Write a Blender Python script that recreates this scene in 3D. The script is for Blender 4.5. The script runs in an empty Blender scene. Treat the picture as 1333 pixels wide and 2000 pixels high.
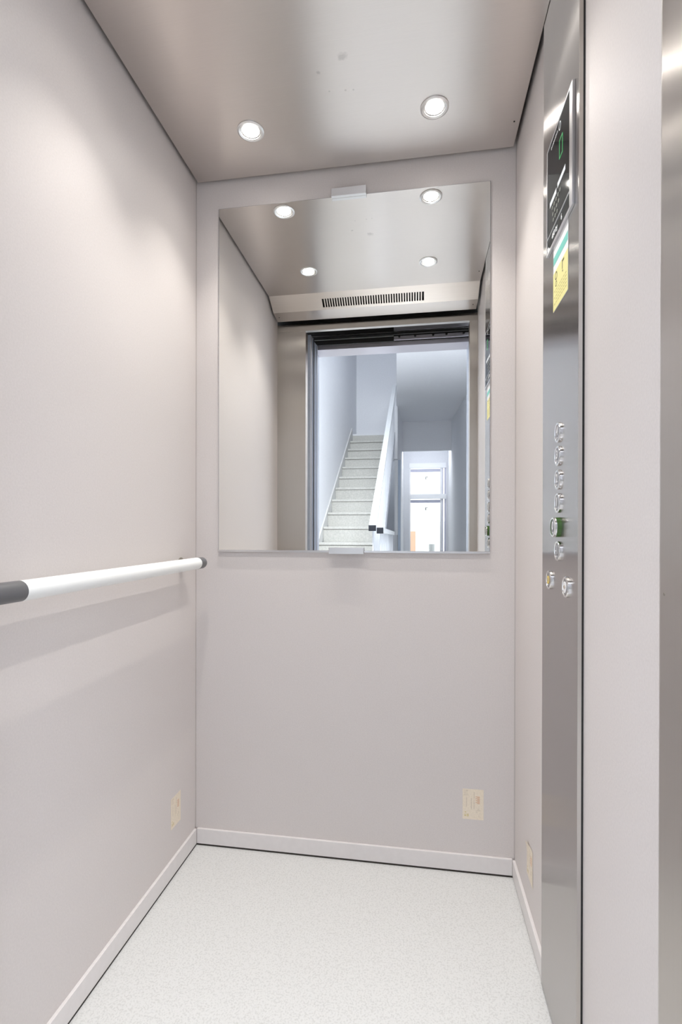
import bpy, bmesh, math, random
from mathutils import Vector, Matrix
random.seed(7)
C = bpy.context.scene.collection
S = bpy.context.scene

# ------------------------------------------------------------------ camera
F_PX, CX, CY = 980.3, 660.0, 1046.2
cd = bpy.data.cameras.new('camera'); cam = bpy.data.objects.new('camera', cd); C.objects.link(cam)
yaw, pit, rol = math.radians(-9.0172), math.radians(-0.1498), math.radians(0.105)
fw = Vector((math.sin(yaw)*math.cos(pit), math.cos(yaw)*math.cos(pit), math.sin(pit)))
rt = Vector((math.cos(yaw), -math.sin(yaw), 0)); up = rt.cross(fw)
r2 = rt*math.cos(rol)+up*math.sin(rol); u2 = -rt*math.sin(rol)+up*math.cos(rol)
M = Matrix((r2, u2, -fw)).transposed().to_4x4(); M.translation = (0.7135, -1.5437, 1.0066)
cam.matrix_world = M
cd.sensor_fit = 'VERTICAL'; cd.sensor_height = 36; cd.lens = F_PX*36/2000
cd.shift_x = (666.5-CX)/2000; cd.shift_y = (CY-1000)/2000
cd.clip_start = 0.02; cd.clip_end = 200
S.camera = cam

# ------------------------------------------------------------------ world, light, exposure
w = bpy.data.worlds.new('world'); S.world = w; w.use_nodes = True
bg = w.node_tree.nodes['Background']
bg.inputs['Color'].default_value = (0.86, 0.93, 1.0, 1); bg.inputs['Strength'].default_value = 2.6
def area(name, loc, direction, sx, sy, power, col):
    l = bpy.data.lights.new(name, 'AREA'); l.shape = 'RECTANGLE'; l.size = sx; l.size_y = sy
    l.energy = power; l.color = col
    o = bpy.data.objects.new(name, l); C.objects.link(o); o.location = loc
    o.rotation_euler = Vector(direction).to_track_quat('-Z', 'Y').to_euler(); return o
area('stairwell_fill', (0.0, -4.0, 5.9), (0, 0, -1), 0.7, 1.8, 42, (0.90, 0.95, 1.0))  # added fill light high in the stairwell, no skylight is built
area('hall_fill', (0.62, -1.75, 2.50), (0.05, -0.78, -0.62), 0.9, 0.4, 80, (0.92, 0.96, 1.0))  # added fill light for hall and passage, no fixture there
area('vestibule_fill', (0.95, -11.0, 3.55), (0, 0.55, -0.8), 0.9, 0.8, 21, (0.93, 0.96, 1.0))  # added fill light hidden above the bulkhead, brightens the passage end
LAMP_STRENGTH = 25       # glow of the lens itself
SPILL_W, BEAM_W = 2.1, 16.2
vs = S.view_settings; vs.view_transform = 'Standard'; vs.look = 'None'; vs.gamma = 1; vs.use_curve_mapping = False
vs.exposure = 0.20
S.cycles.use_denoising = True
S.cycles.max_bounces = 14; S.cycles.diffuse_bounces = 8; S.cycles.glossy_bounces = 8
S.cycles.transmission_bounces = 8; S.cycles.caustics_reflective = True; S.cycles.sample_clamp_indirect = 8

# ------------------------------------------------------------------ materials
MATS = {}
def mat(name, col, rough=0.5, metal=0.0, spec=0.5, emit=None, estr=0, alpha=1, trans=0):
    m = bpy.data.materials.new(name); m.use_nodes = True
    b = m.node_tree.nodes['Principled BSDF']
    b.inputs['Base Color'].default_value = (*col, 1); b.inputs['Roughness'].default_value = rough
    b.inputs['Metallic'].default_value = metal; b.inputs['Specular IOR Level'].default_value = spec
    if emit: b.inputs['Emission Color'].default_value = (*emit, 1); b.inputs['Emission Strength'].default_value = estr
    b.inputs['Transmission Weight'].default_value = trans
    MATS[name] = m; return m
def nd(m, t, **k):
    n = m.node_tree.nodes.new(t)
    for a, v in k.items(): setattr(n, a, v)
    return n
def lk(m, a, b): m.node_tree.links.new(a, b)
def grain(m, scale, amt, bump=0.0, bscale=None, stretch=(1, 1, 1), rv=0.0):
    """fine colour variation and relief in object space (metres)"""
    b = m.node_tree.nodes['Principled BSDF']
    tc = nd(m, 'ShaderNodeTexCoord'); mp = nd(m, 'ShaderNodeMapping'); mp.inputs['Scale'].default_value = stretch
    lk(m, tc.outputs['Object'], mp.inputs['Vector'])
    nz = nd(m, 'ShaderNodeTexNoise'); nz.inputs['Scale'].default_value = scale; nz.inputs['Detail'].default_value = 3
    lk(m, mp.outputs[0], nz.inputs['Vector'])
    mr = nd(m, 'ShaderNodeMapRange'); mr.inputs['From Min'].default_value = 0.3; mr.inputs['From Max'].default_value = 0.7
    mr.inputs['To Min'].default_value = 1-amt; mr.inputs['To Max'].default_value = 1+amt
    lk(m, nz.outputs['Fac'], mr.inputs['Value'])
    mx = nd(m, 'ShaderNodeMix', data_type='RGBA', blend_type='MULTIPLY'); mx.inputs[0].default_value = 1
    mx.inputs[6].default_value = b.inputs['Base Color'].default_value
    cmb = nd(m, 'ShaderNodeCombineColor')
    for i in range(3): lk(m, mr.outputs[0], cmb.inputs[i])
    lk(m, cmb.outputs[0], mx.inputs[7]); lk(m, mx.outputs[2], b.inputs['Base Color'])
    if bump:
        bp = nd(m, 'ShaderNodeBump'); bp.inputs['Strength'].default_value = bump; bp.inputs['Distance'].default_value = 0.001
        lk(m, nz.outputs['Fac'], bp.inputs['Height']); lk(m, bp.outputs[0], b.inputs['Normal'])
    if rv:
        m2 = nd(m, 'ShaderNodeMapRange'); r0 = b.inputs['Roughness'].default_value
        m2.inputs['To Min'].default_value = r0-rv; m2.inputs['To Max'].default_value = r0+rv
        lk(m, nz.outputs['Fac'], m2.inputs['Value']); lk(m, m2.outputs[0], b.inputs['Roughness'])
    return m
def steel(name, col, rough, aniso, tangent, stretch, amt=0.02, wav=0.0, bump=0.015, spots=()):
    m = grain(mat(name, col, rough, 1.0), 1.0, amt, bump, stretch=stretch, rv=0.03)
    b = m.node_tree.nodes['Principled BSDF']
    b.inputs['Anisotropic'].default_value = aniso; b.inputs['Anisotropic Rotation'].default_value = 0.0
    cv = nd(m, 'ShaderNodeCombineXYZ')
    for i in range(3): cv.inputs[i].default_value = tangent[i]
    lk(m, cv.outputs[0], b.inputs['Tangent'])
    if wav:
        bp = [n for n in m.node_tree.nodes if n.type == 'BUMP'][0]
        tc = nd(m, 'ShaderNodeTexCoord'); nz = nd(m, 'ShaderNodeTexNoise'); nz.inputs['Scale'].default_value = 2.2
        nz.inputs['Detail'].default_value = 0.5; lk(m, tc.outputs['Object'], nz.inputs['Vector'])
        b2 = nd(m, 'ShaderNodeBump'); b2.inputs['Strength'].default_value = 1; b2.inputs['Distance'].default_value = wav
        lk(m, nz.outputs['Fac'], b2.inputs['Height']); lk(m, bp.outputs[0], b2.inputs['Normal']); lk(m, b2.outputs[0], b.inputs['Normal'])
    if spots:
        tc = nd(m, 'ShaderNodeTexCoord')
        src = b.inputs['Base Color'].links[0].from_socket; prev = None
        for (sx, sy, sz, rad) in spots:
            vm = nd(m, 'ShaderNodeVectorMath', operation='DISTANCE'); vm.inputs[1].default_value = (sx, sy, sz)
            nz = nd(m, 'ShaderNodeTexNoise'); nz.inputs['Scale'].default_value = 90
            lk(m, tc.outputs['Object'], nz.inputs['Vector']); lk(m, tc.outputs['Object'], vm.inputs[0])
            ad = nd(m, 'ShaderNodeMath', operation='MULTIPLY_ADD'); ad.inputs[1].default_value = rad*1.4; lk(m, nz.outputs['Fac'], ad.inputs[0]); lk(m, vm.outputs['Value'], ad.inputs[2])
            mr = nd(m, 'ShaderNodeMapRange'); mr.inputs['From Min'].default_value = rad*1.2; mr.inputs['From Max'].default_value = rad*1.7
            mr.inputs['To Min'].default_value = 0.80; mr.inputs['To Max'].default_value = 1.0; lk(m, ad.outputs[0], mr.inputs['Value'])
            if prev is None: prev = mr.outputs[0]
            else:
                mn = nd(m, 'ShaderNodeMath', operation='MINIMUM'); lk(m, prev, mn.inputs[0]); lk(m, mr.outputs[0], mn.inputs[1]); prev = mn.outputs[0]
        mx = nd(m, 'ShaderNodeMix', data_type='RGBA', blend_type='MULTIPLY'); mx.inputs[0].default_value = 1
        cc = nd(m, 'ShaderNodeCombineColor')
        for i in range(3): lk(m, prev, cc.inputs[i])
        lk(m, src, mx.inputs[6]); lk(m, cc.outputs[0], mx.inputs[7]); lk(m, mx.outputs[2], b.inputs['Base Color'])
    return m
lam = grain(mat('laminate', (0.645, 0.602, 0.582), 0.50, spec=0.45), 260, 0.03, 0.10)
def speckle(m):
    b = m.node_tree.nodes['Principled BSDF']
    tc = nd(m, 'ShaderNodeTexCoord'); nz = nd(m, 'ShaderNodeTexNoise'); nz.inputs['Scale'].default_value = 260; nz.inputs['Detail'].default_value = 2
    lk(m, tc.outputs['Object'], nz.inputs['Vector']); rp = nd(m, 'ShaderNodeValToRGB')
    rp.color_ramp.elements[0].position = 0.36; rp.color_ramp.elements[0].color = (0.555, 0.555, 0.54, 1)
    rp.color_ramp.elements[1].position = 0.52; rp.color_ramp.elements[1].color = (0.645, 0.645, 0.63, 1)
    lk(m, nz.outputs['Fac'], rp.inputs['Fac']); lk(m, rp.outputs[0], b.inputs['Base Color']); return m
vinyl = speckle(mat('speckled_vinyl', (0.8, 0.8, 0.8), 0.5))
alu_base = grain(mat('skirting_metal', (0.74, 0.71, 0.70), 0.40, 0.1), 60, 0.02)
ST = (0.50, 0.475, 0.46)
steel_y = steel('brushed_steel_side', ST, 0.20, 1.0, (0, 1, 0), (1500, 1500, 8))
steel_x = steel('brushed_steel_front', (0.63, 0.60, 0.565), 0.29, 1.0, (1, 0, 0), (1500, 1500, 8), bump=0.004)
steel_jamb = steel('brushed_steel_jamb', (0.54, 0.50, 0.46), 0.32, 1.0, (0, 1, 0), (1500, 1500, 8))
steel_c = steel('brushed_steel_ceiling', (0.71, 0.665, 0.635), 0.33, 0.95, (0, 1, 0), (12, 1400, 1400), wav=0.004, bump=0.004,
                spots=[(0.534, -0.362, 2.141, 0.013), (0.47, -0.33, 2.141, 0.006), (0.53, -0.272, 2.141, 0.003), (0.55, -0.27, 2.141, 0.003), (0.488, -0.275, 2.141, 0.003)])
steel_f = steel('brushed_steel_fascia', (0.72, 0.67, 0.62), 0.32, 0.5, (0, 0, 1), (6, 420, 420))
mirror_m = mat('mirror_silver', (0.885, 0.885, 0.86), 0.0, 1.0)
glass_edge = mat('mirror_edge', (0.45, 0.45, 0.47), 0.2, 0.6)
satin = mat('satin_aluminium', (0.68, 0.67, 0.68), 0.28, 0.9)
chrome = mat('polished_chrome', (0.82, 0.81, 0.80), 0.12, 1.0)
white_rail = mat('white_powder_coat', (0.86, 0.87, 0.85), 0.30)
grey_cap = mat('grey_rail_cap', (0.13, 0.13, 0.135), 0.32, 0.1)
olive = mat('bracket_metal', (0.35, 0.32, 0.27), 0.35, 0.8)
black = mat('matt_black', (0.012, 0.011, 0.011), 0.6)
gap_m = mat('dark_gap', (0.03, 0.024, 0.02), 0.8)
black_gloss = mat('black_glass', (0.004, 0.0045, 0.005), 0.05, spec=0.05)
lens_m = mat('lamp_lens', (1, 1, 1), 0.3, emit=(1.0, 0.955, 0.90), estr=LAMP_STRENGTH)
ring_m = mat('lamp_ring', (0.80, 0.80, 0.80), 0.28, 0.7)
green_e = mat('green_led', (0.02, 0.10, 0.03), 0.4, emit=(0.10, 0.55, 0.20), estr=0.55)
green_c = mat('green_light_guide', (0.035, 0.085, 0.02), 0.12, emit=(0.10, 0.22, 0.04), estr=0.10)
printed = mat('white_print', (0.80, 0.80, 0.80), 0.5)
pale_bar = mat('pale_strip', (0.70, 0.73, 0.75), 0.4)
yellow = mat('yellow_paper', (0.80, 0.74, 0.30), 0.55)
yellow_ins = mat('yellow_inlay', (0.80, 0.60, 0.15), 0.4)
teal = mat('teal_print', (0.16, 0.56, 0.48), 0.5)
paper = grain(mat('cream_paper', (0.80, 0.71, 0.58), 0.55), 220, 0.05)
ink = mat('brown_ink', (0.42, 0.35, 0.28), 0.6)
ink_o = mat('orange_ink', (0.62, 0.32, 0.17), 0.6)
ink_y = mat('ochre_ink', (0.60, 0.50, 0.20), 0.6)
blue_alu = grain(mat('anodised_door_metal', (0.56, 0.60, 0.68), 0.32, 0.6), 30, 0.05)
hall_paint = grain(mat('hall_wall_paint', (0.76, 0.77, 0.80), 0.7), 40, 0.02, 0.05)
hall_floor = grain(mat('hall_floor_tile', (0.66, 0.66, 0.64), 0.4), 20, 0.06)
stone = grain(mat('cast_stone', (0.50, 0.495, 0.465), 0.6), 55, 0.10, 0.1)
seam = mat('stair_seam', (0.20, 0.19, 0.18), 0.8)
bal_paint = mat('grey_white_bars', (0.60, 0.62, 0.66), 0.5)
rail_paint = mat('white_rail_paint', (0.66, 0.68, 0.70), 0.4)
cap_black = mat('black_end_cap', (0.012, 0.014, 0.02), 0.35)
frame_w = mat('white_door_frame', (0.88, 0.89, 0.91), 0.4)
frame_s = mat('lilac_door_stile', (0.56, 0.56, 0.68), 0.4)
blue_post = mat('blue_grey_paint', (0.42, 0.49, 0.59), 0.6)
glass_m = mat('clear_glass', (1, 1, 1), 0.0)
_tr = nd(glass_m, 'ShaderNodeBsdfTransparent'); _gl = nd(glass_m, 'ShaderNodeBsdfGlossy'); _gl.inputs['Roughness'].default_value = 0
_fr = nd(glass_m, 'ShaderNodeFresnel'); _mx = nd(glass_m, 'ShaderNodeMixShader')
lk(glass_m, _fr.outputs[0], _mx.inputs[0]); lk(glass_m, _tr.outputs[0], _mx.inputs[1]); lk(glass_m, _gl.outputs[0], _mx.inputs[2])
lk(glass_m, _mx.outputs[0], glass_m.node_tree.nodes['Material Output'].inputs['Surface'])
orange = mat('orange_board', (0.85, 0.50, 0.34), 0.6)
grey_p = mat('grey_plastic', (0.35, 0.36, 0.35), 0.6)
plaster = mat('street_plaster', (0.85, 0.86, 0.82), 0.8)
roofd = mat('roof_dark', (0.03, 0.03, 0.03), 0.8)
lilac = mat('hanger_plate', (0.62, 0.60, 0.66), 0.35, 0.6)

# ------------------------------------------------------------------ builders
class MB:
    def __init__(s): s.bm = bmesh.new()
    def box(s, x0, x1, y0, y1, z0, z1):
        v = [s.bm.verts.new(p) for p in ((x0,y0,z0),(x1,y0,z0),(x1,y1,z0),(x0,y1,z0),(x0,y0,z1),(x1,y0,z1),(x1,y1,z1),(x0,y1,z1))]
        for f in ((0,3,2,1),(4,5,6,7),(0,1,5,4),(1,2,6,5),(2,3,7,6),(3,0,4,7)): s.bm.faces.new([v[i] for i in f])
        return s
    def prism(s, pts, axis, a, b):
        """extrude polygon pts (2D) along axis 0/1/2 from a to b"""
        def P(p, t):
            q = list(p); q.insert(axis, t); return q
        A = [s.bm.verts.new(P(p, a)) for p in pts]; B = [s.bm.verts.new(P(p, b)) for p in pts]
        n = len(pts)
        s.bm.faces.new(A); s.bm.faces.new(B[::-1])
        for i in range(n): s.bm.faces.new((A[i], B[i], B[(i+1) % n], A[(i+1) % n]))
        return s
    def lathe(s, prof, origin, axis, n=40, caps=True):
        """prof: (radius, distance along axis)"""
        ax = Vector(axis).normalized(); t = Vector((0,0,1)) if abs(ax.z) < 0.9 else Vector((1,0,0))
        u = ax.cross(t).normalized(); v = ax.cross(u); O = Vector(origin); R = []
        for r, d in prof:
            R.append([s.bm.verts.new(O+ax*d+(u*math.cos(2*math.pi*k/n)+v*math.sin(2*math.pi*k/n))*r) for k in range(n)])
        for a, b in zip(R, R[1:]):
            for k in range(n): s.bm.faces.new((a[k], a[(k+1) % n], b[(k+1) % n], b[k]))
        if caps: s.bm.faces.new(R[0][::-1]); s.bm.faces.new(R[-1])
        return s
    def tube(s, a, b, r, n=16):
        a, b = Vector(a), Vector(b); return s.lathe([(r, 0), (r, (b-a).length)], a, b-a, n)
    def build(s, name, m, parent=None, bevel=0, smooth=False, label=None):
        bmesh.ops.recalc_face_normals(s.bm, faces=s.bm.faces)
        me = bpy.data.meshes.new(name); s.bm.to_mesh(me); s.bm.free(); me.materials.append(m)
        o = bpy.data.objects.new(name, me); C.objects.link(o)
        if bevel:
            bv = o.modifiers.new('bevel', 'BEVEL'); bv.width = bevel; bv.segments = 2; bv.limit_method = 'ANGLE'
        if smooth:
            me.shade_smooth()
            me.set_sharp_from_angle(angle=math.radians(35))
        if parent: o.parent = parent; o.matrix_parent_inverse = parent.matrix_world.inverted()
        if label: o['label'] = label
        return o
def box(name, m, x0, x1, y0, y1, z0, z1, parent=None, bevel=0, label=None):
    return MB().box(x0, x1, y0, y1, z0, z1).build(name, m, parent, bevel, label=label)
def empty(name, loc):
    o = bpy.data.objects.new(name, None); C.objects.link(o); o.location = loc; o.empty_display_size = 0.05
    o.matrix_world = Matrix.Translation(loc); return o
def tag(o, label=None, cat=None, group=None, kind=None):
    if label: o['label'] = label
    if cat: o['category'] = cat
    if group: o['group'] = group
    if kind: o['kind'] = kind
    return o
def structure(o, label, cat): return tag(o, label, cat, kind='structure')
def text(name, body, size, loc, X, Y, m, parent, extrude=0.0002, align='CENTER', sx=1.0):
    cu = bpy.data.curves.new(name, 'FONT'); cu.body = body; cu.size = size; cu.extrude = extrude
    cu.align_x = align; cu.align_y = 'CENTER'; cu.resolution_u = 3; cu.offset = size*0.02
    t = bpy.data.objects.new(name, cu); C.objects.link(t)
    dg = bpy.context.evaluated_depsgraph_get(); me = bpy.data.meshes.new_from_object(t.evaluated_get(dg))
    bpy.data.objects.remove(t); bpy.data.curves.remove(cu)
    X, Y = Vector(X), Vector(Y); Z = X.cross(Y)
    R = Matrix((X*sx, Y, Z)).transposed().to_4x4(); R.translation = loc
    me.transform(R); me.materials.clear(); me.materials.append(m)
    o = bpy.data.objects.new(name, me); C.objects.link(o)
    if parent: o.parent = parent; o.matrix_parent_inverse = parent.matrix_world.inverted()
    return o

W, D, H = 1.0, 0.975, 2.1412
# ------------------------------------------------------------------ car shell
structure(box('wall_back', lam, -0.02, 1.02, 0, 0.02, -0.02, 2.26), 'beige laminate rear wall of the lift car behind the mirror', 'wall')
wl = structure(box('wall_left', lam, -0.02, 0, -D, 0, -0.02, 2.26), 'beige laminate left wall of the lift car with the handrail', 'wall')
wr = structure(box('wall_right', lam, 1.0, 1.02, -D, 0, -0.02, 2.26), 'beige laminate right wall of the lift car behind the steel panel', 'wall')
structure(box('floor', vinyl, -0.02, 1.02, -D, 0.02, -0.03, -0.003), 'pale speckled vinyl floor of the lift car', 'floor')
structure(box('trim_roof', roofd, -0.04, 1.04, -1.02, 0.03, 2.262, 2.28), 'dark roof of the lift car above the hung ceiling', 'roof')
for i, (nm, a) in enumerate((('trim_corner_left', (0.0, 0.0022)), ('trim_corner_right', (0.9975, 1.0)))):
    structure(box(nm, mat('corner_joint_%d' % i, (0.50, 0.46, 0.44), 0.6), a[0], a[1], -0.0022, 0, 0.052, 2.2), 'thin dark joint in the rear %s corner' % ('left' if i == 0 else 'right'), 'trim')
hb = 0.0505
def skirt(name, x0, x1, y0, y1, label):
    e = box(name, alu_base, x0, x1, y0, y1, 0.003, hb, bevel=0.0008); return structure(e, label, 'baseboard')
skirt('baseboard_back', 0.008, 0.992, -0.008, 0, 'pale metal skirting along the rear wall')
skirt('baseboard_left', 0, 0.008, -D, -0.0085, 'pale metal skirting along the left wall')
skirt('baseboard_right', 0.992, 1.0, -0.36, -0.0085, 'pale metal skirting along the right wall up to the steel panel')
structure(box('trim_floor_gap', gap_m, 0.004, 0.996, -0.0065, 0.0, -0.0028, 0.0028), 'dark gap between the rear skirting and the floor', 'trim')
structure(box('trim_side_gap', gap_m, 0.0, 0.0068, -D, -0.009, -0.0028, 0.0028), 'dark gap between the left skirting and the floor', 'trim')

# hung ceiling: steel sheet with holes for lamps, folded front fascia with the air slots
XL, XR, YB, YF = 0.2477, 0.7564, -0.1843, -0.5901
g = 0.011
def ceiling_mesh():
    bm = bmesh.new(); n = 32; rr = 0.030
    xs = [g, 0.5, 1-g]; ys = [-0.785, -0.387, -g]
    lamps = {(0,0):(XL,YF),(1,0):(XR,YF),(0,1):(XL,YB),(1,1):(XR,YB)}
    for (i,j),(cx,cy) in lamps.items():
        x0,x1,y0,y1 = xs[i],xs[i+1],ys[j],ys[j+1]
        inner=[];outer=[]
        for k in range(n):
            a=2*math.pi*k/n+math.pi/4; c,s_=math.cos(a),math.sin(a)
            inner.append(Vector((cx+rr*c,cy+rr*s_,H)))
            # outer point on the rectangle by mapping square perimeter
            t=k/n*4; side=int(t); f=t-side
            cor=[(x1,y1),(x0,y1),(x0,y0),(x1,y0),(x1,y1)]
            p=cor[side];q=cor[side+1]; outer.append(Vector((p[0]+(q[0]-p[0])*f,p[1]+(q[1]-p[1])*f,H)))
        for z in (0, 0.016):
            I=[bm.verts.new(v+Vector((0,0,z))) for v in inner]; O=[bm.verts.new(v+Vector((0,0,z))) for v in outer]
            for k in range(n): bm.faces.new((I[k],I[(k+1)%n],O[(k+1)%n],O[k]))
            if z==0: I0=I
        for k in range(n): bm.faces.new((I0[k],I0[(k+1)%n],I[(k+1)%n],I[k]))
    # rim
    for (a,b) in (((g,-0.785),(g,-g)),((g,-g),(1-g,-g)),((1-g,-g),(1-g,-0.785))):
        v=[bm.verts.new((a[0],a[1],H)),bm.verts.new((b[0],b[1],H)),bm.verts.new((b[0],b[1],H+.016)),bm.verts.new((a[0],a[1],H+.016))]; bm.faces.new(v)
    bmesh.ops.remove_doubles(bm, verts=bm.verts, dist=1e-5)
    return bm
mb = MB(); mb.bm.free(); mb.bm = ceiling_mesh()
ceil = structure(mb.build('ceiling', steel_c), 'brushed steel hung ceiling of the lift car with four spotlights', 'ceiling')
MB().lathe([(0.0022, 0), (0.0022, 0.0012)], (0.974, -0.105, H-0.0005), (0, 0, -1), 12).build('screw', black, ceil, label='small black screw head')
MB().lathe([(0.0022, 0), (0.0022, 0.0012)], (0.974, -0.70, H-0.0005), (0, 0, -1), 12).build('screw', black, ceil, label='small black screw head')
# fascia profile in (y,z)
FA, FB, FC = Vector((-0.785, 2.1412)), Vector((-0.862, 2.094)), Vector((-0.942, 2.084))
nrm = Vector(((FB-FA).y, -(FB-FA).x)).normalized()
if nrm.y < 0: nrm = -nrm
def sl(t, off=0): p = FA.lerp(FB, t); return (p.x+nrm.x*off, p.y+nrm.y*off)
def strip(t0, t1, x0, x1, name, m=steel_f):
    return MB().prism([sl(t0), sl(t1), sl(t1, 0.003), sl(t0, 0.003)], 0, x0, x1).build(name, m, fas)
fas = empty('ceiling_fascia', (0.5, -0.86, 2.1)); structure(fas, 'steel fascia over the doorway with a row of air slots, seen in the mirror', 'fascia')
SX0, SX1, T0, T1 = 0.262, 0.742, 0.36, 0.86
strip(0, T0, g, 1-g, 'upper_strip'); strip(T1, 1, g, 1-g, 'lower_strip')
strip(T0, T1, g, SX0, 'side_strip'); strip(T0, T1, SX1, 1-g, 'side_strip')
NS = 40; pitch = (SX1-SX0)/NS
s0 = None
for k in range(1, NS):
    if s0 is None: s0 = strip(T0, T1, SX0+k*pitch-0.0026, SX0+k*pitch+0.0026, 'slat')
    else:
        c = s0.copy(); C.objects.link(c); c.parent = fas; c.matrix_parent_inverse = s0.matrix_parent_inverse.copy(); c.location.x += (k-1)*pitch
MB().prism([sl(T0-.08, 0.012), sl(T1+.08, 0.012), sl(T1+.08, 0.02), sl(T0-.08, 0.02)], 0, SX0-.01, SX1+.01).build('duct', black, fas, label='black duct behind the slots')
MB().prism([tuple(FB), tuple(FC), (FC.x, FC.y+0.003), (FB.x, FB.y+0.003)], 0, g, 1-g).build('underside', steel_c, fas)
for x in (0.03, 0.97): MB().lathe([(0.0025, 0), (0.0025, 0.0015)], (x, -0.90, 2.0885), (0, 0, -1), 10).build('screw', black, fas)

# spotlights
def downlight(x, y, label):
    t = tag(empty('ceiling_spotlight', (x, y, H)), label, 'spotlight', 'recessed spotlights in the steel ceiling')
    MB().lathe([(0.0290, 0.0), (0.0375, 0.0), (0.0375, -0.0022), (0.0330, -0.0040), (0.0275, -0.0022), (0.0275, 0.012), (0.0290, 0.012), (0.0290, 0.0)], (x, y, H-0.0002), (0, 0, 1), 48, caps=False).build('trim_ring', ring_m, t, smooth=True)
    MB().lathe([(0.0272, 0.0005), (0.0272, 0.0060), (0.0245, 0.0060), (0.0245, 0.0005)], (x, y, H), (0, 0, 1), 40, caps=False).build('reflector', chrome, t, smooth=True)
    MB().lathe([(0.0244, 0.0012), (0.0244, 0.0032)], (x, y, H), (0, 0, 1), 32).build('lens', lens_m, t)
    for nm, ang, pw in (('lamp_spill', 144, SPILL_W), ('lamp_beam', 94, BEAM_W)):
        l = bpy.data.lights.new(nm, 'SPOT'); l.spot_size = math.radians(ang); l.spot_blend = 1.0; l.energy = pw; l.color = (1.0, 0.965, 0.92)
        l.shadow_soft_size = 0.006
        o = bpy.data.objects.new(nm, l); C.objects.link(o); o.parent = t; o.location = (0, 0, -0.0075)
    MB().lathe([(0.0282, 0.0125), (0.0282, 0.07)], (x, y, H), (0, 0, 1), 24).build('housing', black, t)
downlight(XL, YB, 'left one of the two lit spotlights nearest the rear wall')
downlight(XR, YB, 'right one of the two lit spotlights nearest the rear wall')
downlight(XL, YF, 'left one of the two lit spotlights nearest the doorway, seen in the mirror')
downlight(XR, YF, 'right one of the two lit spotlights nearest the doorway, seen in the mirror')

# ------------------------------------------------------------------ mirror
mir = tag(empty('wall_mirror', (0.503, 0, 0.9564)), 'tall rectangular frameless mirror on the rear wall reflecting the stair hall', 'mirror')
MX0, MX1, MZ0, MZ1 = 0.0795, 0.926, 0.9565, 2.0525
box('glass', mirror_m, MX0+.0015, MX1-.0015, -0.006, -0.0055, MZ0, MZ1-.001, mir)
box('backing', glass_edge, MX0, MX1, -0.0054, -0.0002, MZ0, MZ1, mir, label='grey glass edge around the mirror')
box('lower_bead', satin, MX0, MX1, -0.0085, -0.0002, MZ0-.0065, MZ0-.0003, mir, 0.0006, label='slim grey bead under the glass')
box('clip', satin, 0.449, 0.557, -0.018, -0.0062, 2.0475, 2.072, mir, 0.0008, label='flat aluminium clip over the top edge')
box('clip', satin, 0.4435, 0.5525, -0.022, -0.0088, 0.946, 0.966, mir, 0.0015, label='channel shaped aluminium clip under the lower edge')

# ------------------------------------------------------------------ handrail
hr = tag(empty('handrail', (0.0, -0.47, 0.915)), 'white tubular handrail with dark grey ends on the left wall', 'handrail')
rx, rz, rr_ = 0.058, 0.917, 0.0175
MB().tube((rx, -0.118, rz+.0015), (rx, -0.800, rz-.006), rr_, 40).build('tube', white_rail, hr, smooth=True)
def cap(y0, sgn, z, L=0.030):
    prof = [(rr_*1.01, 0), (rr_*1.01, L)] + [(rr_*1.01*math.cos(a), L+0.0175*math.sin(a)) for a in [math.radians(x) for x in (20, 40, 60, 75, 88)]]
    MB().lathe(prof, (rx, y0, z), (0, sgn, 0), 36).build('end_cap', grey_cap, hr, smooth=True, label='dark grey plastic end cap')
cap(-0.1175, 1, rz+.0015); cap(-0.8005, -1, rz-.006, 0.062)
for y, z in ((-0.108, rz+.0015), (-0.835, rz-.006)):
    MB().tube((0.0005, y, z), (rx-0.012, y, z), 0.0085, 20).build('bracket', olive, hr, smooth=True)
    MB().lathe([(0.017, 0), (0.017, 0.003), (0.010, 0.005)], (0.0003, y, z), (1, 0, 0), 28).build('wall_flange', olive, hr, smooth=True)

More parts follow.
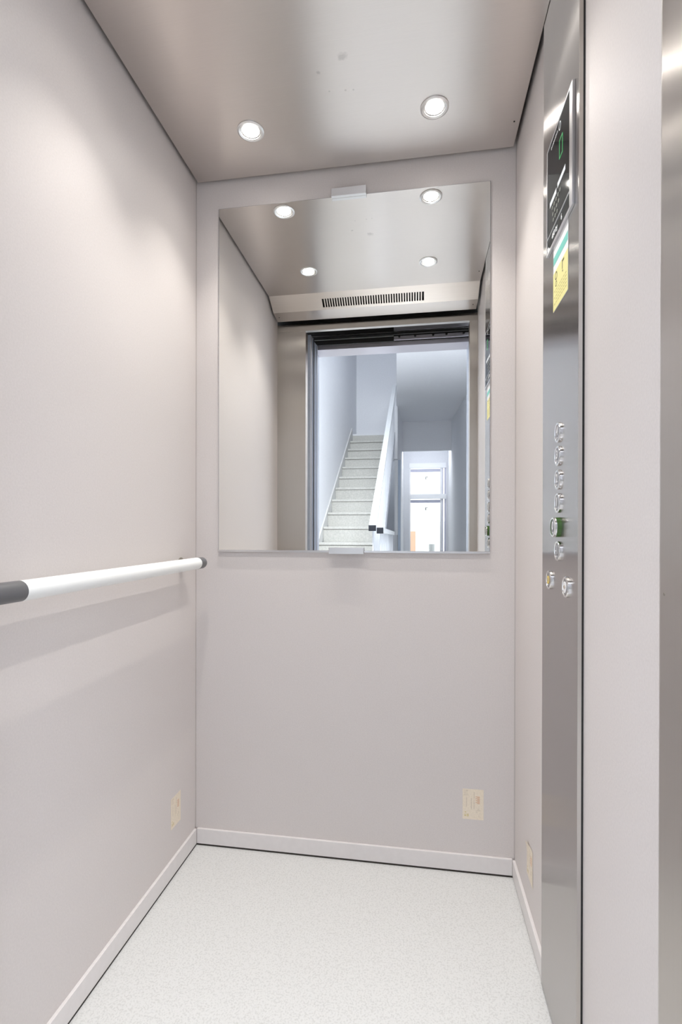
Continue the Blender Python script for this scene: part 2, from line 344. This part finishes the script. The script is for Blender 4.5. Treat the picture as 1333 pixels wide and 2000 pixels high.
# ------------------------------------------------------------------ steel operating panel
XF = 0.990
cop = tag(empty('control_panel', (1.0, -0.49, 0.0)), 'full height brushed steel control panel with floor buttons on the right wall', 'control panel')
CY0, CY1 = -0.614, -0.365
box('faceplate', steel_y, XF, XF+.0015, CY0, CY1, 0.004, 2.24, cop)
box('flange', steel_x, XF+.0001, 0.9965, CY0-.0012, CY0-.0001, 0.004, 2.24, cop, label='folded steel edge on the side nearest the door')
box('flange', steel_x, XF+.0001, 0.9965, CY1+.0001, CY1+.0012, 0.004, 2.24, cop, label='folded steel edge on the side nearest the rear wall')
box('shadow_gap', black, 0.9966, 0.9999, CY0-.0008, CY1, 0.004, 2.24, cop, label='black gap between plate and wall')
YD, ZU = (0, -1, 0), (0, 0, 1)
xo = XF
def button(z, y, sym, prot, m_face, label, lit=False):
    b = MB().lathe([(0.0197, 0), (0.0197, prot-.0012), (0.0188, prot), (0.0160, prot), (0.0152, prot-.0012), (0.0152, 0)], (XF, y, z), (-1, 0, 0), 40, caps=False).build('button', green_c if lit else chrome, cop, smooth=True, label=label)
    if lit: MB().lathe([(0.0199, prot-.004), (0.0199, prot-.0008), (0.0188, prot+.0004), (0.0160, prot+.0004)], (XF, y, z), (-1, 0, 0), 40, caps=False).build('rim', chrome, b, smooth=True)
    MB().lathe([(0.0151, 0), (0.0151, prot-.0007)], (XF, y, z), (-1, 0, 0), 36).build('face', m_face, b, smooth=True)
    xs = XF-prot+.0005
    if sym == 'bell':
        MB().lathe([(0.0085, 0), (0.0085, 0.0008)], (xs, y, z), (-1, 0, 0), 28).build('inlay', yellow_ins, b)
        MB().prism([(y+.004, z-.003), (y-.004, z-.003), (y-.0028, z-.001), (y-.0024, z+.003), (y, z+.0048), (y+.0024, z+.003), (y+.0028, z-.001)], 0, xs-.0012, xs-.0008).build('bell_symbol', ink, b)
    elif sym == 'open':
        MB().lathe([(0.0105, 0), (0.0105, 0.0008)], (xs, y, z), (-1, 0, 0), 28).build('inlay', printed, b)
        q = MB()
        for s_ in (1, -1): q.prism([(y+s_*.0015, z+.004), (y+s_*.0015, z-.004), (y+s_*.007, z)], 0, xs-.0012, xs-.0008)
        q.build('arrows_symbol', ink, b)
    else:
        text('numeral', sym, 0.023, (xs-.0004, y, z+.002), YD, ZU, printed, b)
    q = MB()
    for k in range(4): q.lathe([(0.0008, 0), (0.0008, 0.0006)], (xs, y+.003-.002*k, z-.0105), (-1, 0, 0), 6)
    q.build('braille', printed, b)
by = -0.4975
face = mat('button_face', (0.30, 0.285, 0.285), 0.35, 0.6)
for z, sy in ((1.208, '4'), (1.162, '3'), (1.115, '2'), (1.069, '1')):
    button(z, by, sy, 0.0048, face, {'4': 'topmost floor button, marked 4', '3': 'floor button marked 3', '2': 'floor button marked 2', '1': 'floor button marked 1'}[sy])
button(1.0215, by, '0', 0.0125, face, 'green lit floor button marked 0, standing proud', True)
button(0.9745, by, '-1', 0.0048, face, 'lowest floor button, marked -1')
button(0.912, -0.433, 'bell', 0.0048, face, 'alarm button with yellow inlay and bell')
button(0.909, -0.553, 'open', 0.0048, face, 'door open button with arrows')
# display unit
du = MB()
PY0, PY1, PZ0, PZ1 = -0.5925, -0.413, 1.597, 1.8195
xb = 0.9850
fw_ = 0.0055
du.box(xb, XF-.0002, PY0, PY0+0.0175, PZ0, PZ1); du.box(xb, XF-.0002, PY1-fw_, PY1, PZ0, PZ1)
du.box(xb, XF-.0002, PY0+0.0175, PY1-fw_, PZ1-fw_*.6, PZ1); du.box(xb, XF-.0002, PY0+0.0175, PY1-fw_, PZ0, PZ0+fw_)
disp = du.build('display_unit', satin, cop, 0.0003, label='raised aluminium frame around the black display')
xg = 0.9858
box('screen', black_gloss, xg, XF-.0003, PY0+0.0175+.0001, PY1-fw_-.0001, 1.6315, PZ1-fw_*.6-.0002, disp, label='black glass with green floor number')
box('lower_plate', black_gloss, xg, XF-.0003, PY0+0.0175+.0001, PY1-fw_-.0001, PZ0+fw_+.0001, 1.6285, disp, label='black rating plate')
box('divider', satin, xg-.0012, xg+.001, PY0+0.0175, PY1-fw_, 1.6286, 1.6314, disp)
# green seven segment 0 (outline)
q = MB(); yl, yr, z0, z1, t = -0.5080, -0.5305, 1.7375, 1.7740, 0.0018
xs = xg-.0006
q.box(xs, xg-.0001, yr, yr+t, z0, z1); q.box(xs, xg-.0001, yl-t, yl, z0, z1); q.box(xs, xg-.0001, yr+t, yl-t, z1-t, z1); q.box(xs, xg-.0001, yr+t, yl-t, z0, z0+t)
q.build('floor_number', green_e, disp, label='green 0 on the display')
# print row at the top: mark and faint lettering
q = MB(); y = -0.448
for k in range(9):
    h = 0.0034 if k % 3 else 0.0050
    q.box(xs, xg-.0001, y-.0032, y-.0008, 1.8030-h/2, 1.8030+h/2); q.box(xs, xg-.0001, y-.0038, y-.0002, 1.8030-.0007, 1.8030+.0007); y -= 0.0055
q.build('lettering', printed, disp, label='small white lettering along the top')
q = MB(); n = 20; yc, zc = -0.511, 1.8015
ring = [(yc+.0065*math.cos(2*math.pi*k/n), zc+.0085*math.sin(2*math.pi*k/n)) for k in range(n)]
for k in range(n):
    a, b = Vector(ring[k]), Vector(ring[(k+1) % n]); c_ = Vector((yc, zc))
    q.prism([tuple(a), tuple(b), tuple(b.lerp(c_, .2)), tuple(a.lerp(c_, .2))], 0, xs, xg-.0001)
q.build('oval_mark', printed, disp, label='white oval outline mark')
box('pale_bar', pale_bar, xs, xg-.0001, -0.549, -0.496, 1.690, 1.700, disp, label='pale strip, right section')
box('pale_bar', pale_bar, xs, xg-.0001, -0.488, -0.439, 1.686, 1.697, disp, label='pale strip, left section')
q = MB()
for r, zz in enumerate((1.676, 1.661, 1.647)):
    for k in range(5-r):
        yy = -0.458-.014*k-0.004*r
        q.box(xs, xg-.0001, yy-.0028, yy+.0028, zz-.0030, zz+.0030); q.box(xs, xg-.0001, yy-.0046, yy+.0046, zz-.0006, zz+.0006)
q.build('pictograms', mat('faded_print', (0.33, 0.34, 0.30), 0.5), disp, label='rows of faded pictograms')
text('load_text', '450 kg', 0.015, (xs+.0002, -0.475, 1.6165), YD, ZU, printed, disp)
text('persons_text', '6', 0.015, (xs+.0002, -0.524, 1.6165), YD, ZU, printed, disp)

# yellow instruction sticker under the display
def slab(name, m, x, ya, yb, za, zb, parent=None, t=0.0004): return MB().box(x-t, x, min(ya, yb), max(ya, yb), za, zb).build(name, m, parent)
stk = slab('instruction_sticker', printed, XF-.0002, -0.452, -0.554, 1.463, 1.5965)
tag(stk, 'yellow and white instruction sticker below the black display', 'sticker')
slab('yellow_field', yellow, XF-.0007, -0.4522, -0.5538, 1.4635, 1.5405, stk, 0.0002)
slab('teal_band', teal, XF-.0007, -0.4535, -0.5525, 1.557, 1.5735, stk, 0.0002)
xk = XF-.0010; mat('black_ink', (0.06, 0.06, 0.03), 0.6)
q = MB(); n = 18
def ringm(q, yc, zc, ra, rb, w=.3):
    pr = [(yc+ra*math.cos(2*math.pi*k/n), zc+rb*math.sin(2*math.pi*k/n)) for k in range(n)]
    for k in range(n):
        a, b, c_ = Vector(pr[k]), Vector(pr[(k+1) % n]), Vector((yc, zc)); q.prism([tuple(a), tuple(b), tuple(b.lerp(c_, w)), tuple(a.lerp(c_, w))], 0, xk-.0001, xk+.0001)
ringm(q, -0.474, 1.529, 0.0075, 0.0085); ringm(q, -0.474, 1.513, 0.0055, 0.006)
q.build('warning_symbol', MATS['black_ink'], stk); q = MB()
q.prism([(-.516, 1.520), (-.519, 1.520), (-.519, 1.533), (-.529, 1.533), (-.529, 1.537), (-.516, 1.537)], 0, xk-.0001, xk+.0001)
q.prism([(-.518, 1.514), (-.522, 1.514), (-.522, 1.517), (-.518, 1.517)], 0, xk-.0001, xk+.0001)
q.build('warning_symbol', MATS['black_ink'], stk)
q = MB()
for r in range(5):
    zz = 1.501-.0065*r
    for k in range(7-(r % 2)): q.box(xk-.0001, xk+.0001, -.5445+.0128*k, -.5445+.0128*k+.0085, zz, zz+.0016)
q.build('small_print', mat('olive_ink', (0.50, 0.45, 0.16), 0.6), stk)

# three cream maker's labels
def cream_label(name, origin, U, label, wd=0.061, ht=0.0905, peel=False):
    """origin: lower left corner seen from the room; U horizontal unit vector; normal = U x Z"""
    U = Vector(U); Z = Vector((0, 0, 1)); N = U.cross(Z); O = Vector(origin)
    def quad(q, u0, u1, v0, v1, d0, d1, bend=0):
        vs_ = []
        for d in (d0, d1):
            for (u, v) in ((u0, v0), (u1, v0), (u1, v1), (u0, v1)): vs_.append(q.bm.verts.new(O+U*u*wd+Z*v*ht+N*d))
        for f in ((0,3,2,1),(4,5,6,7),(0,1,5,4),(1,2,6,5),(2,3,7,6),(3,0,4,7)): q.bm.faces.new([vs_[i] for i in f])
    q = MB()
    if not peel: quad(q, 0, 1, 0, 1, 0.0002, 0.0006)
    else:
        nx, ny = 6, 8; G = []
        for j in range(ny+1):
            row = []
            for i in range(nx+1):
                u, v = i/nx, j/ny; k = max(0, (1-u)*0.55+v-1.1)
                row.append(q.bm.verts.new(O+U*(u*wd+k*0.012)+Z*(v*ht-k*0.008)+N*(0.0006+0.030*k*k)))
            G.append(row)
        for j in range(ny):
            for i in range(nx): q.bm.faces.new((G[j][i], G[j][i+1], G[j+1][i+1], G[j+1][i]))
    o = q.build(name, paper); tag(o, label, 'label')
    q = MB(); rnd = random.Random(3)
    for u, v0, v1 in ((0.17, 0.40, 0.72), (0.40, 0.34, 0.70), (0.53, 0.36, 0.66), (0.53, 0.70, 0.92)):
        v = v0
        while v < v1:
            h = rnd.uniform(0.015, 0.04); quad(q, u, u+0.035, v, min(v+h, v1), 0.0007, 0.0008); v += h+0.012
    for k in range(4): quad(q, 0.06, 0.30-0.03*k, 0.80+0.045*k, 0.812+0.045*k, 0.0007, 0.0008)
    quad(q, 0.16, 0.26, 0.94, 0.965, 0.0007, 0.0008)
    for k in range(6): quad(q, 0.62+rnd.uniform(0, .2), 0.70+rnd.uniform(0, .15), 0.10+0.05*k, 0.115+0.05*k, 0.0007, 0.0008)
    q.build('print', mat('faint_ink', (0.60, 0.52, 0.42), 0.6), o)
    q = MB()
    for k in range(8): quad(q, 0.70-(0.08 if k % 2 else 0), 0.82, 0.53+.032*k, 0.545+.032*k, 0.0007, 0.0008)
    q.build('barcode', ink_o, o)
    q = MB(); quad(q, 0.08, 0.19, 0.10, 0.125, 0.0007, 0.0008); quad(q, 0.08, 0.19, 0.145, 0.165, 0.0007, 0.0008); quad(q, 0.23, 0.28, 0.09, 0.18, 0.0007, 0.0008); quad(q, 0.10, 0.17, 0.22, 0.245, 0.0007, 0.0008)
    q.build('ochre_mark', ink_y, o)
    return o
cream_label('paper_label', (0.8495, 0, 0.155), (1, 0, 0), 'small cream printed label low on the rear wall, right of centre')
cream_label('paper_label', (0, -0.167, 0.135), (0, 1, 0), 'small cream printed label low on the left wall near the corner')
cream_label('paper_label', (1.0, -0.168, 0.122), (0, -1, 0), 'small cream label with a curling corner low on the right wall', 0.066, peel=True)

# ------------------------------------------------------------------ front wall of the car and the doorway
wf = structure(empty('wall_front', (0.5, -D, 0)), 'brushed steel front of the lift car around the doorway, seen in the mirror', 'wall')
YFW = -D
box('return_panel', steel_x, -0.02, 0.1485, YFW-.002, YFW, 0, 2.0435, wf)
box('return_edge', steel_jamb, 0.1465, 0.1485, YFW-.048, YFW-.002, 0, 2.0435, wf)
box('return_panel', steel_x, 0.963, 1.02, YFW-.002, YFW, 0, 2.0435, wf)
box('return_edge', steel_jamb, 0.963, 0.965, YFW-.052, YFW-.002, 0, 2.0435, wf, label='narrow brushed steel reveal beside the doorway')
MB().lathe([(0.0016, 0), (0.0016, 0.0004)], (0.963, -0.985, 0.946), (-1, 0, 0), 12).build('screw', olive, wf)
box('header', steel_x, -0.02, 1.02, YFW-.002, YFW, 2.045, 2.0805, wf)
box('header_lip', steel_x, -0.02, 1.02, YFW-.02, YFW+.003, 2.0436, 2.0449, wf)
box('dark_backing', black, -0.02, 1.02, YFW-.03, YFW-.022, 2.09, 2.262, wf, label='black sheet standing in for the dark void above the header')  # black sheet put in for the shade behind the header gap
structure(box('trim_sill', satin, 0.0, 1.0, -1.35, -D-.0005, -0.02, 0.0), 'aluminium door sills at the lift threshold', 'sill')

def lift_leaf(y, x1, label, em):
    t = tag(empty('lift_door_leaf', (x1-.2, y, 0.0)), label, 'lift door')
    box('panel', blue_alu, x1-.44, x1, y-.011, y+.011, 0.004, 2.055, t, 0.001)
    box('edge_strip', em, x1+.0001, x1+.0035, y-.006, y+.006, 0.01, 2.05, t)
    return t
lift_leaf(-1.065, 0.158, 'car door leaf slid open behind the left steel return, nearest the car', satin)
lift_leaf(-1.105, 0.162, 'second car door leaf slid open behind the first on the left', black)
lift_leaf(-1.165, 0.158, 'landing door leaf slid open to the left, nearest the car', blue_alu)
lift_leaf(-1.200, 0.162, 'landing door leaf slid open to the left, nearest the stair hall', satin)
# closing post on the other side
cp = tag(empty('closing_post', (0.99, -1.11, 0)), 'metal closing post with dark light curtain strip on the handle side of the doorway', 'door post')
box('post', blue_alu, 0.985, 1.05, -1.24, -1.04, 0, 2.06, cp)
box('light_curtain', black, 0.977, 0.9848, -1.10, -1.08, 0.01, 2.05, cp)
box('post_strip', satin, 0.9792, 0.9848, -1.16, -1.125, 0.01, 2.05, cp)
# door gear above the doorway
dg_ = tag(empty('door_gear', (0.5, -1.2, 2.05)), 'door hanger gear with black rails above the doorway, seen in the mirror', 'door gear')
box('housing', black, 0.0, 1.06, -1.245, -1.235, 2.066, 2.25, dg_)
box('cover', black, 0.02, 0.585, -1.205, -1.195, 2.085, 2.125, dg_, label='black cover on the leaf side')
box('cover', lilac, 0.586, 1.04, -1.205, -1.195, 2.108, 2.16, dg_, label='pale grey cover on the post side')
box('rail', satin, 0.02, 1.04, -1.192, -1.186, 2.094, 2.0985, dg_)
box('rail', black, 0.02, 1.04, -1.192, -1.180, 2.0815, 2.0925, dg_, label='black rail')
box('rail', satin, 0.02, 0.585, -1.192, -1.186, 2.0745, 2.0785, dg_)
box('hanger', black, 0.02, 0.585, -1.218, -1.208, 2.0565, 2.084, dg_, label='black hanger of the leaf')
box('hanger', lilac, 0.586, 1.04, -1.218, -1.208, 2.062, 2.0815, dg_, label='grey hanger plate')
for x in (0.615, 0.70, 0.795, 0.865, 0.955): MB().lathe([(0.006, 0), (0.006, 0.012)], (x, -1.2075, 2.0765), (0, 1, 0), 14).build('roller', black, dg_)

# landing wall with the frame
lf = structure(empty('wall_landing', (0.5, -1.3, 0)), 'landing wall around the lift doorway, behind the camera', 'wall')
box('wall_part', hall_paint, -0.44, 0.10, -1.35, -1.26, 0, 2.9, lf); box('wall_part', hall_paint, 1.02, 1.52, -1.35, -1.26, 0, 2.9, lf); box('wall_part', hall_paint, 0.10, 1.02, -1.35, -1.26, 2.10, 2.9, lf)
box('frame_jamb', blue_alu, 0.10, 0.143, -1.36, -1.246, 0, 2.10, lf); box('frame_jamb', blue_alu, 0.985, 1.02, -1.36, -1.246, 0, 2.10, lf)
box('frame_head', lilac, 0.143, 0.985, -1.36, -1.246, 2.044, 2.10, lf)
# shaft cheeks keep the hall light out of the gap
structure(box('trim_shaft_left', roofd, -0.47, -0.45, -1.26, -0.97, 0, 2.27), 'dark shaft wall left of the door leaves', 'shaft wall')
structure(box('trim_shaft_right', roofd, 1.06, 1.08, -1.26, -0.97, 0, 2.27), 'dark shaft wall right of the closing post', 'shaft wall')
structure(box('trim_shaft_head', roofd, -0.47, 1.08, -1.26, -1.02, 2.262, 2.28), 'dark shaft head above the door gear', 'shaft wall')

# ------------------------------------------------------------------ stair hall behind the camera (seen in the mirror)
SXL, RISE, GO = -0.416, 0.1831, 0.3016
y0s, z0s = -4.07, 0.9155            # edge of step five
XRW, YE = 1.50, -12.0
XMD = 0.35
structure(box('floor_hall', hall_floor, SXL, XRW, -14.5, -1.352, -0.05, -0.001), 'grey tiled floor of the stair hall', 'floor')
structure(box('wall_hall_left', hall_paint, SXL-.05, SXL, -12, -1.26, -0.05, 6.0), 'white wall of the hall beside the stairs', 'wall')
structure(box('wall_hall_right', hall_paint, XRW, XRW+.05, -12, -1.26, -0.05, 4.2), 'white wall of the hall on the passage side', 'wall')
structure(box('wall_stair_end', hall_paint, SXL, XMD, -7.92, -7.80, 2.40, 6.0), 'grey shaded wall at the top of the stairs', 'wall')
structure(box('wall_under_stairs', hall_paint, 0.29, XMD, -7.95, -4.9, -0.05, 1.0), 'low white wall under the stair flight', 'wall')
structure(box('wall_passage_left', hall_paint, 0.29, XMD, -12, -7.96, -0.05, 3.9), 'white wall on the left of the passage to the entrance', 'wall')
# sloped soffit over the passage
EDGE = lambda y: 0.526+0.0415*(y+3)          # free edge of the soffit, slightly skewed to the passage
def skew(name, ya, yb, za, zb, ta, tb, x1, label, cat):
    q = MB(); P = [(EDGE(ya), ya, za), (EDGE(yb), yb, zb), (x1(yb), yb, zb), (x1(ya), ya, za)]
    a = [q.bm.verts.new(p) for p in P]; b = [q.bm.verts.new((p[0], p[1], t)) for p, t in zip(P, (ta, tb, tb, ta))]
    q.bm.faces.new(a); q.bm.faces.new(b[::-1])
    for i in range(4): q.bm.faces.new((a[i], a[(i+1) % 4], b[(i+1) % 4], b[i]))
    return structure(q.build(name, hall_paint), label, cat)
skew('ceiling_passage', -1.36, -10.5, 2.665, 3.68, 2.72, 3.735, lambda y: XRW, 'pale sloping ceiling over the passage to the entrance', 'ceiling')
skew('wall_stairwell_right', -1.36, -7.8, 2.73, 3.46, 6.0, 6.0, lambda y: EDGE(y)+.08, 'upper right wall of the stairwell', 'wall')
structure(box('wall_passage_bulkhead', hall_paint, 0.19, XRW, -10.56, -10.5, 2.98, 3.74), 'pale wall strip above the entrance passage', 'wall')
structure(box('ceiling_vestibule', hall_paint, 0.19, XRW, -12, -10.56, 3.70, 3.76), 'ceiling of the entrance vestibule', 'ceiling')
structure(box('ceiling_landing', hall_paint, SXL, 0.53, -2.7, -1.26, 2.76, 2.86), 'flat ceiling of the hall in front of the lift', 'ceiling')
structure(box('ceiling_stairwell', hall_paint, SXL-.05, 0.65, -7.95, -2.6, 6.0, 6.1), 'ceiling of the stairwell', 'ceiling')
structure(box('wall_over_landing', hall_paint, SXL, 0.53, -2.8, -2.7, 2.76, 6.0), 'upper wall of the stairwell over the landing', 'wall')

st = tag(empty('staircase', (0, y0s+4*GO, 0)), 'straight flight of grey cast stone steps reflected in the mirror', 'staircase')
SXR = 0.29
for k in range(-4, 11):
    y = y0s-GO*k; z = z0s+RISE*k
    box('riser', stone, SXL+.02, SXR, y-.016, y-.004, z-RISE+.0005, z-.034, st)
    if k < 10:
        box('tread', stone, SXL+.02, SXR, y-GO-.004, y+.012, z-.030, z, st, 0.004)
        box('seam_strip', seam, SXL+.02, SXR, y-.010, y-.003, z-.0345, z-.0305, st, label='dark joint below the tread')
box('waist_slab', hall_paint, SXL+.02, SXR, -7.8, y0s-GO*10-.02, 2.56-.2, 2.745, st, label='upper landing slab')
# sloping skirting on the wall side
q = MB(); q.prism([(y0s+4.1*GO, 0.0), (y0s+4.1*GO, 0.14), (y0s-10*GO, z0s+10*RISE+.10), (y0s-10*GO, z0s+10*RISE-.12)], 0, SXL+.001, SXL+.019)
q.build('wall_string', grain(mat('string_paint', (0.60, 0.60, 0.59), 0.6), 30, 0.03), st, label='pale grey skirting climbing beside the steps')

rl = tag(empty('stair_railing', (0.33, y0s+4.2*GO, 0)), 'white stair railing with flat handrail and black end cap, climbing beside the steps', 'railing')
def sloped(y0, z0_, y1, z1_, x0, x1, th, name, m, par, label=None):
    return MB().prism([(y0, z0_-th/2), (y0, z0_+th/2), (y1, z1_+th/2), (y1, z1_-th/2)], 0, x0, x1).build(name, m, par, label=label)
ya, za, yb_, zb = -2.80, 1.062, -6.95, 3.50
sloped(ya, za, yb_, zb, 0.300, 0.362, 0.045, 'handrail', rail_paint, rl)
box('end_cap', cap_black, 0.299, 0.363, ya, ya+.03, za-.026, za+.026, rl, 0.003, label='black plastic end cap')
sloped(ya-.1, 0.12, yb_, zb-.86, 0.318, 0.342, 0.16, 'string', bal_paint, rl)
for k in range(30):
    y = ya-.06-k*0.138; t = (y-ya)/(yb_-ya); zt = za+(zb-za)*t
    MB().tube((0.33, y, max(zt-.88, 0)), (0.33, y, zt-.02), 0.006, 8).build('baluster', bal_paint, rl, smooth=True)
r2_ = tag(empty('passage_railing', (0.43, -2.8, 0)), 'lower white railing with black end cap beside the passage', 'railing')
sloped(-2.80, 1.041, -5.0, 1.02, 0.370, 0.425, 0.045, 'handrail', rail_paint, r2_)
box('end_cap', cap_black, 0.369, 0.426, -2.80, -2.77, 1.014, 1.066, r2_, 0.003, label='black plastic end cap')
for k in range(12): MB().tube((0.398, -2.86-k*.19, 0), (0.398, -2.86-k*.19, 1.03), 0.007, 8).build('baluster', bal_paint, r2_, smooth=True)
tag(box('blue_door_post', blue_post, 0.352, 0.40, -8.15, -8.05, 0, 2.42), 'blue grey post at the near end of the passage, seen in the mirror', 'post')

# entrance
ew = structure(empty('wall_entrance', (0.98, YE, 0)), 'far wall of the passage around the glazed entrance', 'wall')
DX0, DX1, HT, MT = 0.50, 1.40, 2.90, 1.95
box('wall_part', hall_paint, SXL, DX0, YE-.15, YE, -0.05, 4.2, ew); box('wall_part', hall_paint, DX1+.06, XRW+.05, YE-.15, YE, -0.05, 4.2, ew)
box('wall_part', hall_paint, DX0, DX1+.06, YE-.15, YE, HT, 4.2, ew)
dr = structure(empty('door_1', (0.98, YE, 0)), 'white glazed entrance door with a glass transom above, seen in the mirror', 'door')
box('frame_head', frame_w, DX0, DX1+.06, YE-.08, YE+.03, HT-.13, HT, dr)
box('frame_jamb', frame_w, DX0, DX0+.035, YE-.08, YE-.02, 0, HT-.131, dr)
box('frame_jamb', frame_s, DX1+.02, DX1+.06, YE-.08, YE-.02, 0, HT-.131, dr)
box('transom_rail', frame_w, DX0+.036, DX1+.06, YE-.06, YE+.04, MT, MT+.13, dr)
for zz0, zz1 in ((MT+.131, HT-.131), (0.02, MT-.001)):
    s_ = box('leaf_stile', frame_w, DX1-.09, DX1-.035, YE-.055, YE-.02, zz0, zz1, dr)
    box('stile_edge', frame_s, DX1-.034, DX1-.012, YE-.055, YE-.015, zz0, zz1, dr)
    box('leaf_head', frame_s, DX0+.036, DX1-.091, YE-.055, YE-.02, zz1-.10, zz1-.02, dr)
    box('pane', glass_m, DX0+.036, DX1-.091, YE-.045, YE-.039, zz0, zz1-.101, dr, label='clear glass')
    MB().box(0.92, 0.95, YE-.038, YE-.036, zz1-.30, zz1-.22).box(0.95, 0.99, YE-.038, YE-.036, zz1-.24, zz1-.22).build('small_mark', grey_p, dr, label='small grey mark on the glass')
# street outside
structure(box('floor_street', plaster, -8, 10, -22, YE-.16, -0.12, -0.06), 'pale pavement outside the entrance', 'ground')
structure(box('wall_street', plaster, -8, 10, -22.2, -22, -0.12, 1.6), 'pale wall across the street outside', 'wall')
sb = tag(empty('orange_board', (0.56, -13.2, -0.06)), 'orange board standing outside the entrance glass', 'board')
box('board', orange, 0.50, 0.665, -13.22, -13.19, 0.5, 1.10, sb); box('leg', grey_p, 0.515, 0.54, -13.22, -13.19, -0.06, 0.5, sb); box('leg', grey_p, 0.63, 0.655, -13.22, -13.19, -0.06, 0.5, sb)
pl = MB().lathe([(0.05, 0), (0.07, 0.02), (0.085, 0.78), (0.075, 0.80), (0.06, 0.76)], (1.12, -12.9, -0.06), (0, 0, 1), 24).build('tall_planter', grey_p, smooth=True)
tag(pl, 'grey tall planter outside the entrance glass', 'planter')
